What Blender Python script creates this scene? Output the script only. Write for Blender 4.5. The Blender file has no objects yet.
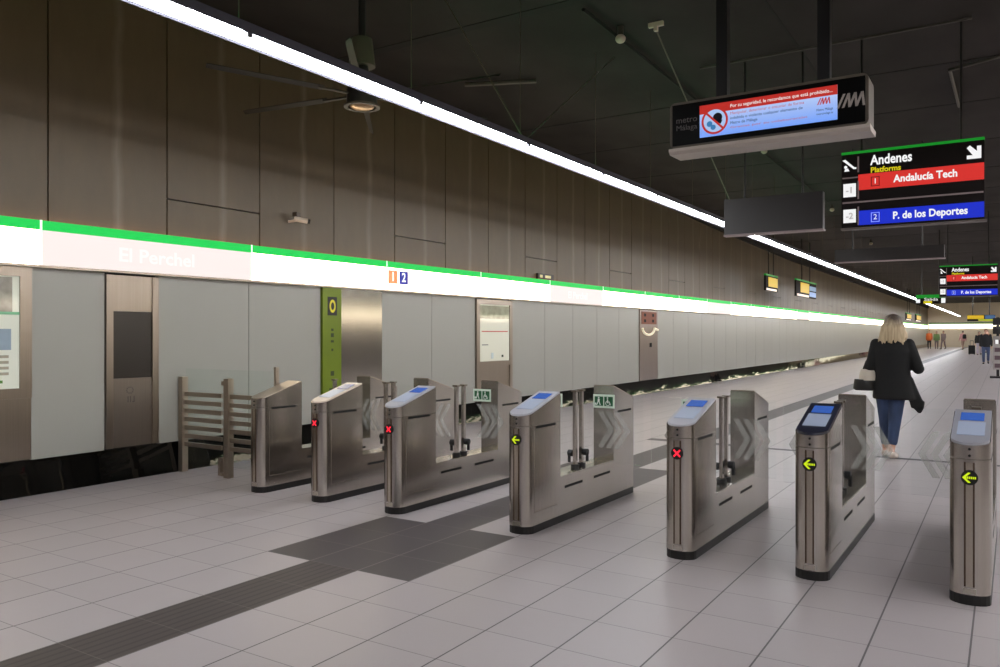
import bpy, bmesh, math, random
from mathutils import Vector, Matrix
random.seed(7)
PI = math.pi
SC = bpy.context.scene
COL = SC.collection

# ------------------------------------------------------------------ helpers
def lin(c):
    return tuple(((v/255)/12.92 if v/255 <= .04045 else ((v/255+.055)/1.055)**2.4) for v in c[:3]) + (1.0,)

MATS = {}
def mat(name, rgb, rough=.6, metal=0.0, emit=None, strength=0.0, var=0.0, scale=(6, 6, 6), bump=0.0, spec=.5, alpha=1.0):
    if name in MATS: return MATS[name]
    m = bpy.data.materials.new(name); m.use_nodes = True
    nt = m.node_tree; b = nt.nodes['Principled BSDF']
    b.inputs['Base Color'].default_value = lin(rgb)
    b.inputs['Roughness'].default_value = rough
    b.inputs['Metallic'].default_value = metal
    b.inputs['Specular IOR Level'].default_value = spec
    b.inputs['Alpha'].default_value = alpha
    if emit:
        b.inputs['Emission Color'].default_value = lin(emit)
        b.inputs['Emission Strength'].default_value = strength
    tc = nt.nodes.new('ShaderNodeTexCoord'); mp = nt.nodes.new('ShaderNodeMapping')
    mp.inputs['Scale'].default_value = scale
    nz = nt.nodes.new('ShaderNodeTexNoise'); nz.inputs['Scale'].default_value = 1.0; nz.inputs['Detail'].default_value = 4
    nt.links.new(tc.outputs['Object'], mp.inputs['Vector']); nt.links.new(mp.outputs['Vector'], nz.inputs['Vector'])
    if var > 0:
        mr = nt.nodes.new('ShaderNodeMapRange'); mr.inputs['From Min'].default_value = .3; mr.inputs['From Max'].default_value = .7
        mr.inputs['To Min'].default_value = 1-var; mr.inputs['To Max'].default_value = 1+var
        mx = nt.nodes.new('ShaderNodeVectorMath'); mx.operation = 'SCALE'
        mx.inputs[0].default_value = lin(rgb)[:3]
        nt.links.new(nz.outputs['Fac'], mr.inputs['Value']); nt.links.new(mr.outputs['Result'], mx.inputs['Scale'])
        nt.links.new(mx.outputs['Vector'], b.inputs['Base Color'])
    if bump > 0:
        bp = nt.nodes.new('ShaderNodeBump'); bp.inputs['Strength'].default_value = bump; bp.inputs['Distance'].default_value = .02
        nt.links.new(nz.outputs['Fac'], bp.inputs['Height']); nt.links.new(bp.outputs['Normal'], b.inputs['Normal'])
    MATS[name] = m
    return m

def lamp_mat(name, rgb, strength):
    return mat(name, (24, 24, 24), .5, emit=rgb, strength=strength, spec=.2)

def glass_mat(name, tint, gloss=.08, rough=.02):
    if name in MATS: return MATS[name]
    m = bpy.data.materials.new(name); m.use_nodes = True; nt = m.node_tree; nt.nodes.clear()
    out = nt.nodes.new('ShaderNodeOutputMaterial'); tr = nt.nodes.new('ShaderNodeBsdfTransparent'); gl = nt.nodes.new('ShaderNodeBsdfGlossy')
    mx = nt.nodes.new('ShaderNodeMixShader'); fr = nt.nodes.new('ShaderNodeLayerWeight'); mr = nt.nodes.new('ShaderNodeMapRange')
    fr.inputs['Blend'].default_value = .08
    mr.inputs['To Min'].default_value = gloss*.3; mr.inputs['To Max'].default_value = .35
    tr.inputs['Color'].default_value = lin(tint); gl.inputs['Roughness'].default_value = rough
    gl.inputs['Color'].default_value = (.85, .95, .9, 1)
    nt.links.new(fr.outputs['Fresnel'], mr.inputs['Value']); nt.links.new(mr.outputs['Result'], mx.inputs['Fac'])
    nt.links.new(tr.outputs['BSDF'], mx.inputs[1]); nt.links.new(gl.outputs['BSDF'], mx.inputs[2]); nt.links.new(mx.outputs['Shader'], out.inputs['Surface'])
    MATS[name] = m
    return m

def link(name, me, m, parent=None, loc=(0, 0, 0), rot=(0, 0, 0)):
    o = bpy.data.objects.new(name, me); COL.objects.link(o)
    if m is not None and len(me.materials) == 0: me.materials.append(m)
    o.parent = parent; o.location = loc; o.rotation_euler = rot
    return o

CACHE = {}
def part(name, build, m, parent=None, loc=(0, 0, 0), rot=(0, 0, 0), key=None, smooth=False, bevel=0):
    """build(bm) fills a bmesh; with a key the mesh data is shared between repeats"""
    if key is not None and key in CACHE: return link(name, CACHE[key], m, parent, loc, rot)
    bm = bmesh.new(); build(bm)
    if bevel > 0:
        ed = [e for e in bm.edges if len(e.link_faces) == 2 and e.calc_face_angle(0) > .6]
        bmesh.ops.bevel(bm, geom=ed, offset=bevel, segments=2, affect='EDGES', profile=.5)
    bmesh.ops.recalc_face_normals(bm, faces=bm.faces)
    me = bpy.data.meshes.new(name); bm.to_mesh(me); bm.free()
    if smooth:
        for p in me.polygons: p.use_smooth = True
        try: me.set_sharp_from_angle(angle=math.radians(40))
        except Exception: pass
    if key is not None: CACHE[key] = me
    return link(name, me, m, parent, loc, rot)

def thing(name, label, cat, loc=(0, 0, 0), rotz=0, group=None):
    o = bpy.data.objects.new(name, None); COL.objects.link(o); o.empty_display_size = .1
    o.location = loc; o.rotation_euler = (0, 0, rotz); return tag(o, label, cat, group)
def tag(o, label, cat, group=None):
    o['label'] = label; o['category'] = cat
    if group: o['group'] = group
    return o
def struct(o):
    o['kind'] = 'structure'; return o

def box(bm, x0, x1, y0, y1, z0, z1):
    v = [bm.verts.new(p) for p in ((x0, y0, z0), (x1, y0, z0), (x1, y1, z0), (x0, y1, z0), (x0, y0, z1), (x1, y0, z1), (x1, y1, z1), (x0, y1, z1))]
    return [bm.faces.new([v[i] for i in f]) for f in ((3, 2, 1, 0), (4, 5, 6, 7), (0, 1, 5, 4), (1, 2, 6, 5), (2, 3, 7, 6), (3, 0, 4, 7))]
def bx(*a): return lambda bm: box(bm, *a)
def rings(bm, rr, closed=True, cap=True):
    vs = [[bm.verts.new(p) for p in r] for r in rr]
    n = len(vs[0])
    for a, b in zip(vs[:-1], vs[1:]):
        for i in range(n if closed else n-1):
            j = (i+1) % n
            bm.faces.new((a[i], a[j], b[j], b[i]))
    if cap:
        bm.faces.new(list(reversed(vs[0]))); bm.faces.new(vs[-1])
def tube(bm, p, q, r0, r1=None, n=12, round_ends=False):
    p, q = Vector(p), Vector(q); r1 = r0 if r1 is None else r1
    d = (q-p); L = d.length; d = d/L if L > 1e-9 else Vector((0, 0, 1))
    u = d.orthogonal().normalized(); w = d.cross(u)
    st = []
    if round_ends:
        for k in (1, 2, 3, 4): st.append((p - d*r0*math.cos(k*PI/10), r0*math.sin(k*PI/10)))
    st += [(p, r0), (q, r1)]
    if round_ends:
        for k in (4, 3, 2, 1): st.append((q + d*r1*math.cos(k*PI/10), r1*math.sin(k*PI/10)))
    rings(bm, [[c + (u*math.cos(2*PI*i/n) + w*math.sin(2*PI*i/n))*r for i in range(n)] for c, r in st])
def tb(*a, **k): return lambda bm: tube(bm, *a, **k)
def ell(bm, c, r, n=16, rot=None):
    M = Matrix.Translation(c) @ (rot.to_4x4() if rot else Matrix.Identity(4)) @ Matrix.Diagonal((r[0], r[1], r[2], 1))
    bmesh.ops.create_uvsphere(bm, u_segments=n, v_segments=n//2+2, radius=1, matrix=M)
def poly(bm, pts, depth=None):
    """flat polygon in local xz, facing -y; depth extrudes towards +y"""
    if depth:
        rings(bm, [[(x, 0, z) for x, z in pts], [(x, depth, z) for x, z in pts]])
    else:
        bm.faces.new([bm.verts.new((x, 0, z)) for x, z in pts])
def disc(bm, r, depth, n=28, c=(0, 0), r_in=None):
    if r_in is None:
        poly(bm, [(c[0]+r*math.cos(2*PI*i/n), c[1]+r*math.sin(2*PI*i/n)) for i in range(n)], depth)
    else:
        a = [[(c[0]+q*math.cos(2*PI*i/n), y, c[1]+q*math.sin(2*PI*i/n)) for i in range(n)] for q, y in ((r_in, 0), (r, 0), (r, depth), (r_in, depth), (r_in, 0))]
        rings(bm, a, cap=False)

def text(s, size, m, parent, loc, rot=(PI/2, 0, 0), align='LEFT', bold=0.0, name='lettering', fit=None):
    cu = bpy.data.curves.new('txt', 'FONT'); cu.body = s; cu.size = size; cu.align_x = align; cu.align_y = 'CENTER'
    cu.offset = bold; cu.extrude = .0006; cu.resolution_u = 3
    to = bpy.data.objects.new('txt', cu); COL.objects.link(to)
    bpy.context.view_layer.update()
    me = bpy.data.meshes.new_from_object(to.evaluated_get(bpy.context.evaluated_depsgraph_get()))
    bpy.data.objects.remove(to); bpy.data.curves.remove(cu)
    if fit:
        xs = [v.co.x for v in me.vertices]; w = max(xs)-min(xs)
        for v in me.vertices: v.co.x *= fit/w
    me.materials.clear()
    return link(name, me, m, parent, loc, rot)

ONES = ['', 'first', 'second', 'third', 'fourth', 'fifth', 'sixth', 'seventh', 'eighth', 'ninth', 'tenth', 'eleventh', 'twelfth', 'thirteenth', 'fourteenth', 'fifteenth', 'sixteenth']

# ------------------------------------------------------------------ camera
HC = 1.45
A = math.atan(505/795)
cam = bpy.data.cameras.new('camera'); camo = bpy.data.objects.new('camera', cam); COL.objects.link(camo)
cam.sensor_width = 36; cam.lens = 795/1000*36; cam.shift_y = .0005; cam.clip_end = 300
camo.location = (0, 0, HC); camo.rotation_euler = (PI/2, 0, A); SC.camera = camo
SC.view_settings.view_transform = 'Standard'; SC.view_settings.look = 'None'
SC.view_settings.exposure = 0; SC.view_settings.gamma = 1

# ------------------------------------------------------------------ materials
def steel(name, rgb, rough=.32, zs=1.2):
    if name in MATS: return MATS[name]
    m = mat(name, rgb, rough, 1.0, var=.05, scale=(70, 70, zs))
    nt = m.node_tree; b = nt.nodes['Principled BSDF']
    b.inputs['Anisotropic'].default_value = .5
    return m
STEEL = steel('brushed_steel', (192, 186, 180), .23)
STEEL_D = steel('dark_brushed_steel', (120, 112, 103), .38)
STEEL_W = steel('warm_brushed_steel', (160, 149, 138), .32)
BLACK = mat('black_plastic', (16, 15, 15), .45)
SLOT = mat('slot_black', (8, 8, 8), .8)
WHITEP = mat('white_plastic', (176, 176, 186), .35)
GREYP = mat('grey_plastic', (150, 150, 158), .4)
PAD = mat('reader_pad', (150, 158, 176), .3, emit=(170, 186, 215), strength=.18)
LCD = mat('blue_display', (30, 40, 80), .2, emit=(66, 112, 206), strength=.6)
LCD_D = mat('dim_display', (40, 48, 90), .2, emit=(70, 84, 150), strength=.45)
RED_E = lamp_mat('red_signal', (255, 40, 62), 1.6)
YEL_E = lamp_mat('lime_signal', (206, 232, 20), 1.0)
GLASS = glass_mat('clear_glass', (251, 254, 253), .03)
GLASS_F = glass_mat('flap_glass', (253, 254, 254), .02)
FROST = mat('frosted_marking', (212, 215, 210), .6, alpha=.27)
CONC = None
CEIL = mat('dark_ceiling_concrete', (44, 40, 40), .85, var=.3, scale=(1.2, .8, 1.2), spec=.2)
JOINT = mat('joint_black', (11, 10, 10), .9)
DARK = mat('near_black_metal', (20, 20, 24), .5)
PIPE = mat('grey_pipe', (66, 62, 58), .5, var=.1)
WIRE = mat('steel_wire', (96, 88, 78), .5, .6)
LAMPW = mat('white_sensor', (205, 190, 175), .5)

def new_nodes(name):
    m = bpy.data.materials.new(name); m.use_nodes = True; MATS[name] = m
    return m, m.node_tree, m.node_tree.nodes['Principled BSDF']
class NG:
    def __init__(s, nt): s.nt = nt
    def m(s, op, a, b=None, c=None):
        n = s.nt.nodes.new('ShaderNodeMath'); n.operation = op
        for i, v in enumerate((a, b, c)):
            if v is None: continue
            if isinstance(v, (int, float)): n.inputs[i].default_value = v
            else: s.nt.links.new(v, n.inputs[i])
        return n.outputs[0]
    def mix(s, f, a, b):
        n = s.nt.nodes.new('ShaderNodeMix'); n.data_type = 'RGBA'
        for i, v in ((0, f), (6, a), (7, b)):
            if isinstance(v, (int, float)): n.inputs[i].default_value = v
            elif isinstance(v, tuple): n.inputs[i].default_value = v
            else: s.nt.links.new(v, n.inputs[i])
        return n.outputs[2]
    def noise(s, vec, scale, detail=4, map_scale=(1, 1, 1)):
        mp = s.nt.nodes.new('ShaderNodeMapping'); mp.inputs['Scale'].default_value = map_scale
        n = s.nt.nodes.new('ShaderNodeTexNoise'); n.inputs['Scale'].default_value = scale; n.inputs['Detail'].default_value = detail
        s.nt.links.new(vec, mp.inputs['Vector']); s.nt.links.new(mp.outputs['Vector'], n.inputs['Vector'])
        return n.outputs['Fac']

T, TX0, TY0 = .402, -.135, 3.645
def tile_material(name, base, grout, var, rough, ribs=None):
    m, nt, b = new_nodes(name); g = NG(nt)
    tc = nt.nodes.new('ShaderNodeTexCoord'); sp = nt.nodes.new('ShaderNodeSeparateXYZ')
    nt.links.new(tc.outputs['Object'], sp.inputs[0])
    ux = g.m('DIVIDE', g.m('SUBTRACT', sp.outputs['X'], TX0), T); uy = g.m('DIVIDE', g.m('SUBTRACT', sp.outputs['Y'], TY0), T)
    fx, fy = g.m('FRACT', g.m('ADD', ux, 500.0)), g.m('FRACT', g.m('ADD', uy, 500.0))
    ex, ey = g.m('MINIMUM', fx, g.m('SUBTRACT', 1.0, fx)), g.m('MINIMUM', fy, g.m('SUBTRACT', 1.0, fy))
    lx, ly = g.m('LESS_THAN', ex, .0105), g.m('LESS_THAN', ey, .0062)
    line = g.m('MAXIMUM', lx, g.m('MULTIPLY', ly, .7))
    wn = nt.nodes.new('ShaderNodeTexWhiteNoise'); wn.noise_dimensions = '2D'
    cb = nt.nodes.new('ShaderNodeCombineXYZ')
    nt.links.new(g.m('FLOOR', ux), cb.inputs[0]); nt.links.new(g.m('FLOOR', uy), cb.inputs[1]); nt.links.new(cb.outputs[0], wn.inputs['Vector'])
    nz = g.noise(tc.outputs['Object'], 3.0, 6)
    f = g.m('ADD', g.m('MULTIPLY', wn.outputs['Value'], .55), g.m('MULTIPLY', nz, .45))
    lo = tuple(c*(1-var) for c in lin(base)[:3])+(1,); hi = tuple(c*(1+var) for c in lin(base)[:3])+(1,)
    c = g.mix(f, lo, hi)
    if ribs:
        rb = g.m('LESS_THAN', g.m('FRACT', g.m('MULTIPLY', fx, ribs)), .3)
        c = g.mix(g.m('MULTIPLY', rb, .55), c, lin((34, 30, 30)))
    c = g.mix(line, c, lin(grout))
    nt.links.new(c, b.inputs['Base Color'])
    b.inputs['Roughness'].default_value = rough; b.inputs['Specular IOR Level'].default_value = .35
    return m
FLOOR = tile_material('pale_floor_tiles', (172, 164, 165), (78, 72, 73), .05, .36)
TACT = tile_material('ribbed_dark_tiles', (70, 62, 61), (104, 96, 94), .12, .5, ribs=7)
DTILE = tile_material('dark_floor_tiles', (64, 58, 60), (112, 104, 104), .14, .45)
DRAIN = mat('drain_strip', (50, 45, 52), .5)

# upper wall: brown concrete with a pale streak in the middle of every panel
WX = -7.38
def concrete(name):
    m, nt, b = new_nodes(name); g = NG(nt)
    tc = nt.nodes.new('ShaderNodeTexCoord'); sp = nt.nodes.new('ShaderNodeSeparateXYZ'); nt.links.new(tc.outputs['Object'], sp.inputs[0])
    u = g.m('FRACT', g.m('ADD', g.m('DIVIDE', g.m('SUBTRACT', sp.outputs['Y'], 3.917), 1.222), 100.0))
    wob = g.m('MULTIPLY', g.m('SUBTRACT', g.noise(tc.outputs['Object'], 1.0, 3, (0, .4, 1.3)), .5), .12)
    d = g.m('ABSOLUTE', g.m('SUBTRACT', g.m('ADD', u, wob), .56))
    st = g.m('MAXIMUM', g.m('SUBTRACT', 1.0, g.m('DIVIDE', d, .055)), 0.0)
    st = g.m('MULTIPLY', st, g.noise(tc.outputs['Object'], 1.0, 5, (1, 14, 2.2)))
    blot = g.noise(tc.outputs['Object'], 1.1, 7, (1, 1, .6)); fine = g.noise(tc.outputs['Object'], 9.0, 6, (1, 1, .35))
    f = g.m('ADD', g.m('MULTIPLY', blot, .6), g.m('MULTIPLY', fine, .4))
    c = g.mix(f, lin((60, 49, 34)), lin((94, 80, 57)))
    c = g.mix(g.m('MULTIPLY', st, .75), c, lin((134, 121, 105)))
    nt.links.new(c, b.inputs['Base Color']); b.inputs['Roughness'].default_value = .5; b.inputs['Specular IOR Level'].default_value = .55
    bp = nt.nodes.new('ShaderNodeBump'); bp.inputs['Strength'].default_value = .08
    nt.links.new(fine, bp.inputs['Height']); nt.links.new(bp.outputs['Normal'], b.inputs['Normal'])
    return m
CONC = concrete('brown_panel_concrete')
WPANEL = mat('painted_glass_panel', (156, 156, 149), .3, spec=.5, var=.02, scale=(.3, .3, .3))
KERB = mat('polished_black_stone', (7, 7, 7), .03, spec=.3, bump=.2, scale=(1.2, 1.3, 3))
BEIGE = mat('beige_end_wall', (236, 222, 200), .6, var=.05, scale=(.4, .4, .4))

# ------------------------------------------------------------------ room shell
YA, YB = -9.0, 102.0
XR = 7.5
ZC = 4.9
def floor_cells(bm):
    s = lambda k: TX0 + T*k           # along-joint positions
    r = lambda k: TY0 + T*k
    xs = [WX-.3, s(-10), s(-9), s(-8), s(-7), XR]
    ys = [YA, r(0), r(3), r(8), r(11), 10.27, 10.37, r(17)+.0, r(20), YB]
    ys = sorted(ys)
    for i in range(len(xs)-1):
        for j in range(len(ys)-1):
            f = bm.faces.new([bm.verts.new(p) for p in ((xs[i], ys[j], 0), (xs[i+1], ys[j], 0), (xs[i+1], ys[j+1], 0), (xs[i], ys[j+1], 0))])
            y = (ys[j]+ys[j+1])/2; x = (xs[i]+xs[i+1])/2
            blk = r(0) < y < r(3) or r(8) < y < r(11) or r(15) < y < r(18)
            if s(-10) < x < s(-7) and blk: f.material_index = 2
            elif s(-9) < x < s(-8): f.material_index = 1 if y < r(0) else 2
fl = part('floor', floor_cells, FLOOR); fl.data.materials.append(TACT); fl.data.materials.append(DTILE); struct(fl)
struct(part('trim_1', bx(-2.75, 3.0, 10.26, 10.37, 0, .002), DRAIN))      # dark slot drain across the hall
struct(part('ceiling', bx(WX-.3, XR, YA, YB, ZC, ZC+.05), CEIL))
struct(part('wall_back', bx(WX-.3, XR, YA-.2, YA, 0, ZC), mat('back_wall_grey', (120, 112, 104), .7)))
struct(part('wall_end', bx(WX-.3, XR, YB, YB+.2, 0, ZC), BEIGE))
struct(part('wall_right', bx(XR, XR+.2, YA, YB, 0, ZC), mat('right_wall_grey', (128, 122, 118), .6)))

def wall_panels(bm):
    p = 1.222; gap = .007
    k0 = int((YA-3.917)/p)-1; k1 = int((YB-3.917)/p)+1
    for k in range(k0, k1):
        y0, y1 = 3.917+k*p, 3.917+(k+1)*p
        if k % 3 == 1:
            box(bm, WX-.05, WX, y0+gap, y1-gap, 2.2, 2.86-gap); box(bm, WX-.05, WX, y0+gap, y1-gap, 2.86+gap, ZC)
        else:
            box(bm, WX-.05, WX, y0+gap, y1-gap, 2.2, ZC)
struct(part('wall_left', wall_panels, CONC))
struct(part('wall_left_backing', bx(WX-.3, WX-.049, YA, YB, 0, ZC), JOINT))
# lower wall: painted glass panels between the fittings
LOW = [(3.766, 4.462), (5.034, 6.204), (6.204, 7.351), (8.508, 9.683), (9.683, 10.86), (11.99, 13.213), (13.213, 14.373), (14.373, 15.5), (15.5, 16.65), (16.65, 17.811), (18.974, 20.14)]
y = 20.14
while y < YB: LOW.append((y, y+1.17)); y += 1.17
y = 2.35
while y > YA: LOW.append((y-1.17, y)); y -= 1.17
def low_panels(bm):
    for a, b in LOW: box(bm, WX-.05, WX-.004, a+.004, b-.004, .32, 2.1)
struct(part('wall_left_lower', low_panels, WPANEL))
struct(part('baseboard_left', lambda bm: rings(bm, [[(WX-.10, yy, 0), (WX+.006, yy, 0), (WX-.0518, yy, .325), (WX-.10, yy, .325)] for yy in (YA, YB)]), KERB))
def bulk(bm):
    rings(bm, [[(WX-.02, yy, ZC), (WX+.10, yy, ZC), (WX+.10, yy, z), (WX-.02, yy, z)] for yy, z in ((15, ZC-.02), (24, 4.60), (34, 4.42), (101.9, 4.34))])
struct(part('trim_2', bulk, JOINT))
# ceiling joints and beams
def ceil_joints(bm):
    for yy in (7.38, 11.62, 13.72, 16.5, 19.3, 22, 24.8, 27.6, 31, 35, 39, 44, 50, 58):
        hw = .07 if yy < 8 else .03; box(bm, WX, XR, yy-hw, yy+hw, ZC-.006, ZC+.01)
    for xx in (-2.1, .9, 3.5): box(bm, xx-.015, xx+.015, YA, YB, ZC-.004, ZC+.01)
struct(part('trim_3', ceil_joints, JOINT))

# ------------------------------------------------------------------ band of light along the left wall
GREEN_E = lamp_mat('green_strip_light', (0, 214, 84), 1.0)
WHITE_E = lamp_mat('white_band_light', (255, 236, 208), 6.5)
PINK_E = lamp_mat('pale_pink_band_light', (255, 241, 237), 1.0)
WARM_E = lamp_mat('warm_slit_light', (255, 176, 110), 3.0)
LET_W = lamp_mat('white_lit_lettering', (255, 255, 255), 1.3)
LET_P = lamp_mat('faint_lettering', (255, 245, 242), 1.08)
BW = 2.362
def band(k, y0):
    pink = k in (0, 4, 8, 13)
    if k == 0: lab = 'lit band section with the pale pink station name panel, above the dark wall niche'
    elif k == -1: lab = 'glowing white and green wall band section above the framed notice, cut by left edge'
    elif k == 1: lab = 'glowing white and green wall band section above the lime green pillar, blank'
    elif k == 2: lab = 'glowing wall band section with small orange 1 and blue 2 line numbers'
    elif k == 3: lab = 'glowing white and green wall band section above the brighter framed map, blank'
    elif k == 4: lab = 'glowing band section with faint pink name panel under the small exit sign'
    elif k < 12: lab = 'glowing white and green wall band section, %s along the wall from the left edge' % ONES[k+2]
    else: lab = 'far glowing section of the white and green wall band, before the end wall'
    t = thing('light_band_section', lab, 'light', (WX, y0, 2.06), 0, 'sections of the glowing band on the left wall')
    part('green_stripe', bx(.0, .085, .0, BW, .325, .41), GREEN_E, t, key='bandg')
    part('light_panel', bx(.0, .08, .0, BW, .012, .323), PINK_E if pink else WHITE_E, t, key='bandp' if pink else 'bandw')
    part('bottom_rail', bx(.0, .07, .0, BW-.002, -.012, .01), STEEL_W, t, key='bandr')
    part('top_slit', bx(.004, .06, .0, BW, .36, .4106), WARM_E, t, key='bandt')
    part('joint_strip', bx(.0, .088, .0, .02, .012, .412), mat('band_joint', (215, 225, 215), .5, emit=(200, 255, 215), strength=.9), t, key='bandj')
    if pink:
        text('El Perchel', .19, LET_P, t, (.086, .745, .16), (PI/2, 0, PI/2), bold=.004, fit=.85)
    if k == 2:
        for yy, c, n in ((.04, (226, 130, 84), '1'), (.28, (30, 34, 130), '2')):
            q = part('line_number_plate', bx(.081, .086, yy, yy+.2, .1, .29), mat('plate_'+n, c, .5, emit=c, strength=.9), t)
            text(n, .18, LET_W, q, (.0875, yy+.1, .195), (PI/2, 0, PI/2), 'CENTER', .004)
    return t
k = -2
while 3.80+(k+1)*BW < YB-.3:
    band(k, 3.80+k*BW); k += 1

# the matching band on the right wall, out of frame, seen only as reflections
struct(part('trim_4', bx(XR-.11, XR-.03, YA+.2, YB-.3, 2.072, 2.383), WHITE_E))
struct(part('trim_5', bx(XR-.115, XR-.03, YA+.2, YB-.3, 2.385, 2.47), GREEN_E))

# end wall band
t = thing('light_band_section', 'glowing horizontal light band across the far end wall of the hall', 'light', (0, YB-.1, 2.06))
part('light_panel', bx(WX+.1, XR-.1, 0, .098, .0, .5), lamp_mat('cream_band_light', (255, 246, 214), 2.2), t)
part('green_stripe', bx(WX+.1, XR-.1, 0, .098, .5, .66), mat('dim_green', (60, 100, 60), .5, emit=(60, 110, 60), strength=.5), t)

# ------------------------------------------------------------------ hanging ceiling light line
TUBE_E = lamp_mat('cool_tube_light', (250, 252, 255), 70.0)
TUBE_FILL = lamp_mat('cool_fill_tube_light', (248, 250, 255), 112.0)
REFL_E = mat('white_reflector', (235, 240, 248), .4, emit=(240, 244, 252), strength=5.0)
HOUS = mat('luminaire_housing', (52, 52, 64), .5)
GRN_GLOW = lamp_mat('added_green_glow', (0, 190, 110), 8.0)
LY, LP, LZ = 3.458, 1.79, 3.40
WALL_FILL_E = lamp_mat('added_wall_fill_light', (255, 222, 176), 12.0)
def luminaire(k, x, row, LP=1.79, y0=None):
    y0 = LY + k*LP if y0 is None else y0; kk = 'r%d' % row
    if row == 0:
        n = k+2
        if k < 12 and n > 0: lab = 'section of the white hanging light line, %s from the upper left corner' % ONES[n]
        elif k < 0: lab = 'hanging light line section above the viewer, out of frame'
        else: lab = 'far small section of the white hanging light line running to the end wall'
        grp = 'sections of the hanging light line'
    else:
        lab = 'added fill light line section over the right half of the hall, out of frame'; grp = 'added fill light line on the right side'
    t = thing('linear_luminaire', lab, 'light', (x, y0, LZ), 0, grp)
    def hous(bm):
        box(bm, -.122, -.112, .0, LP, -.004, .06); box(bm, .112, .122, .0, LP, -.005, .06); box(bm, -.112, .112, .0, LP, .04, .06)
    part('housing', hous, HOUS, t, key='lumh'+kk)
    part('added_wall_fill', bx(-.1245, -.1225, .02, LP-.02, .012, .055), WALL_FILL_E, t, key='lumw'+kk)  # hidden glowing strip added to brighten the upper wall
    part('lamp_holder', bx(.085, .111, .0, .04, -.024, .012), HOUS, t, key='lumk'+kk)
    part('suspension_cable', tb((.0, .02, .06), (.0, .02, ZC-LZ-.001), .004, n=6), WIRE, t, key='lumc'+kk)
    part('reflector', bx(-.110, .111, .003, LP-.003, .012, .018), REFL_E, t, key='lumr'+kk)
    part('tube', lambda bm: tube(bm, (.082, .03, -.002), (.082, LP-.03, -.002), .020, n=10), TUBE_FILL if row else TUBE_E, t, key='lumt'+kk)
    if row == 0 and k < 12: part('added_green_glow', bx(-.05, .05, .02, LP-.02, .062, .066), GRN_GLOW, t, key='lumg'+kk)  # unseen green strip added to tint the ceiling above the light line
for k in range(-3, 54): luminaire(k, -4.235, 0)
for k in range(7): luminaire(k, 1.9, 1, 11.9, -7.0+k*12)  # unseen second row, added to fill the floor and gates from the right

# ------------------------------------------------------------------ suspension wires
def wire(name, lab, cat, pts, r, m, group=None):
    def b(bm):
        for p, q in zip(pts[:-1], pts[1:]): tube(bm, p, q, r, n=6)
    return tag(part(name, b, m), lab, cat, group)
wire('suspension_wire', 'thin steel wire from the light line up to the top edge, nearest to the fan', 'wire', [(-4.2, 7.05, 3.48), (-4.88, 6.63, ZC)], .008, WIRE, 'light line wires')
wire('suspension_wire', 'thin slack wire from the light line up to the smoke detector conduit', 'wire', [(-4.2, 7.12, 3.48), (-4.12, 9.14, ZC)], .006, WIRE, 'light line wires')
wire('suspension_wire', 'thin wire from the T shaped ceiling bracket to the dark blank sign end', 'wire', [(-3.28, 8.4, ZC-.06), (-4.18, 15.0, 3.48)], .009, WIRE, 'light line wires')
t = thing('ceiling_bracket', 'small pale T shaped bracket on the ceiling left of the screen board', 'bracket', (-3.26, 8.35, ZC))
part('bar', bx(-.085, .085, -.02, .02, -.05, -.001), LAMPW, t); part('stem', bx(-.02, .02, -.02, .02, -.10, -.05), LAMPW, t)

# ------------------------------------------------------------------ conduits, detectors, hanger rails
wire('ceiling_conduit', 'dark conduit on the ceiling running away past the smoke detector', 'pipe', [(-3.73, 7.5, ZC-.05), (-3.80, 12.2, ZC-.05), (-3.9, 22, ZC-.05)], .021, JOINT)
wire('ceiling_conduit', 'thin pipe on the ceiling above the screen board and platform sign', 'pipe', [(-3.3, 9.99, ZC-.04), (-.3, 9.97, ZC-.04)], .015, PIPE)
wire('ceiling_pipe', 'pale bent pipe hanging on the ceiling above right end of the platform sign', 'pipe', [(.6, 11.2, ZC-.05), (-.6, 11.75, ZC-.05), (-.58, 13.7, ZC-.05)], .022, PIPE)
wire('ceiling_rod', 'pale short rod lying under the ceiling right of the fan hub', 'pipe', [(-6.2, 8.87, ZC-.06), (-5.3, 9.25, ZC-.06)], .03, PIPE)
def detector(x, y, lab):
    t = thing('smoke_detector', lab, 'detector', (x, y, ZC), 0, 'ceiling smoke detectors')
    part('base', tb((0, 0, -.001), (0, 0, -.10), .035, n=14), PIPE, t, key='detb')
    part('sensor', lambda bm: ell(bm, (0, 0, -.14), (.058, .058, .05)), LAMPW, t, key='dets', smooth=True)
detector(-3.64, 8.25, 'white smoke detector on the dark conduit left of the screen board')
detector(-3.68, 14.71, 'white smoke detector just below the screen board')
detector(-3.89, 22.62, 'small round detector between blank sign and platform sign')
detector(-4.14, 31.84, 'tiny round detector above the dark far blank panel')

# ------------------------------------------------------------------ ceiling fan
FX, FY, FZ = -5.3, 5.83, 3.78
t = thing('ceiling_fan', 'large ceiling fan with thin blades and dark hub behind the light line', 'fan', (FX, FY, FZ))
part('downrod', tb((0, 0, .54), (0, 0, ZC-FZ-.001), .035), DARK, t)
part('motor', tb((0, 0, .28), (0, 0, .55), .13, .10, n=20), mat('motor_grey', (72, 70, 62), .5), t, smooth=True)
part('hub', lambda bm: (tube(bm, (0, 0, .28), (0, 0, .06), .06, .10, n=20), tube(bm, (0, 0, .06), (0, 0, -.10), .145, .15, n=24)), DARK, t, smooth=True)
part('hub_ring', lambda bm: disc(bm, .175, .02, r_in=.135), PIPE, t, (0, 0, -.10), (-PI/2, 0, 0))
part('hub_cover', lambda bm: ell(bm, (0, 0, -.11), (.12, .12, .03)), mat('hub_cover_steel', (190, 160, 130), .3, 1.0), t, smooth=True)
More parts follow.
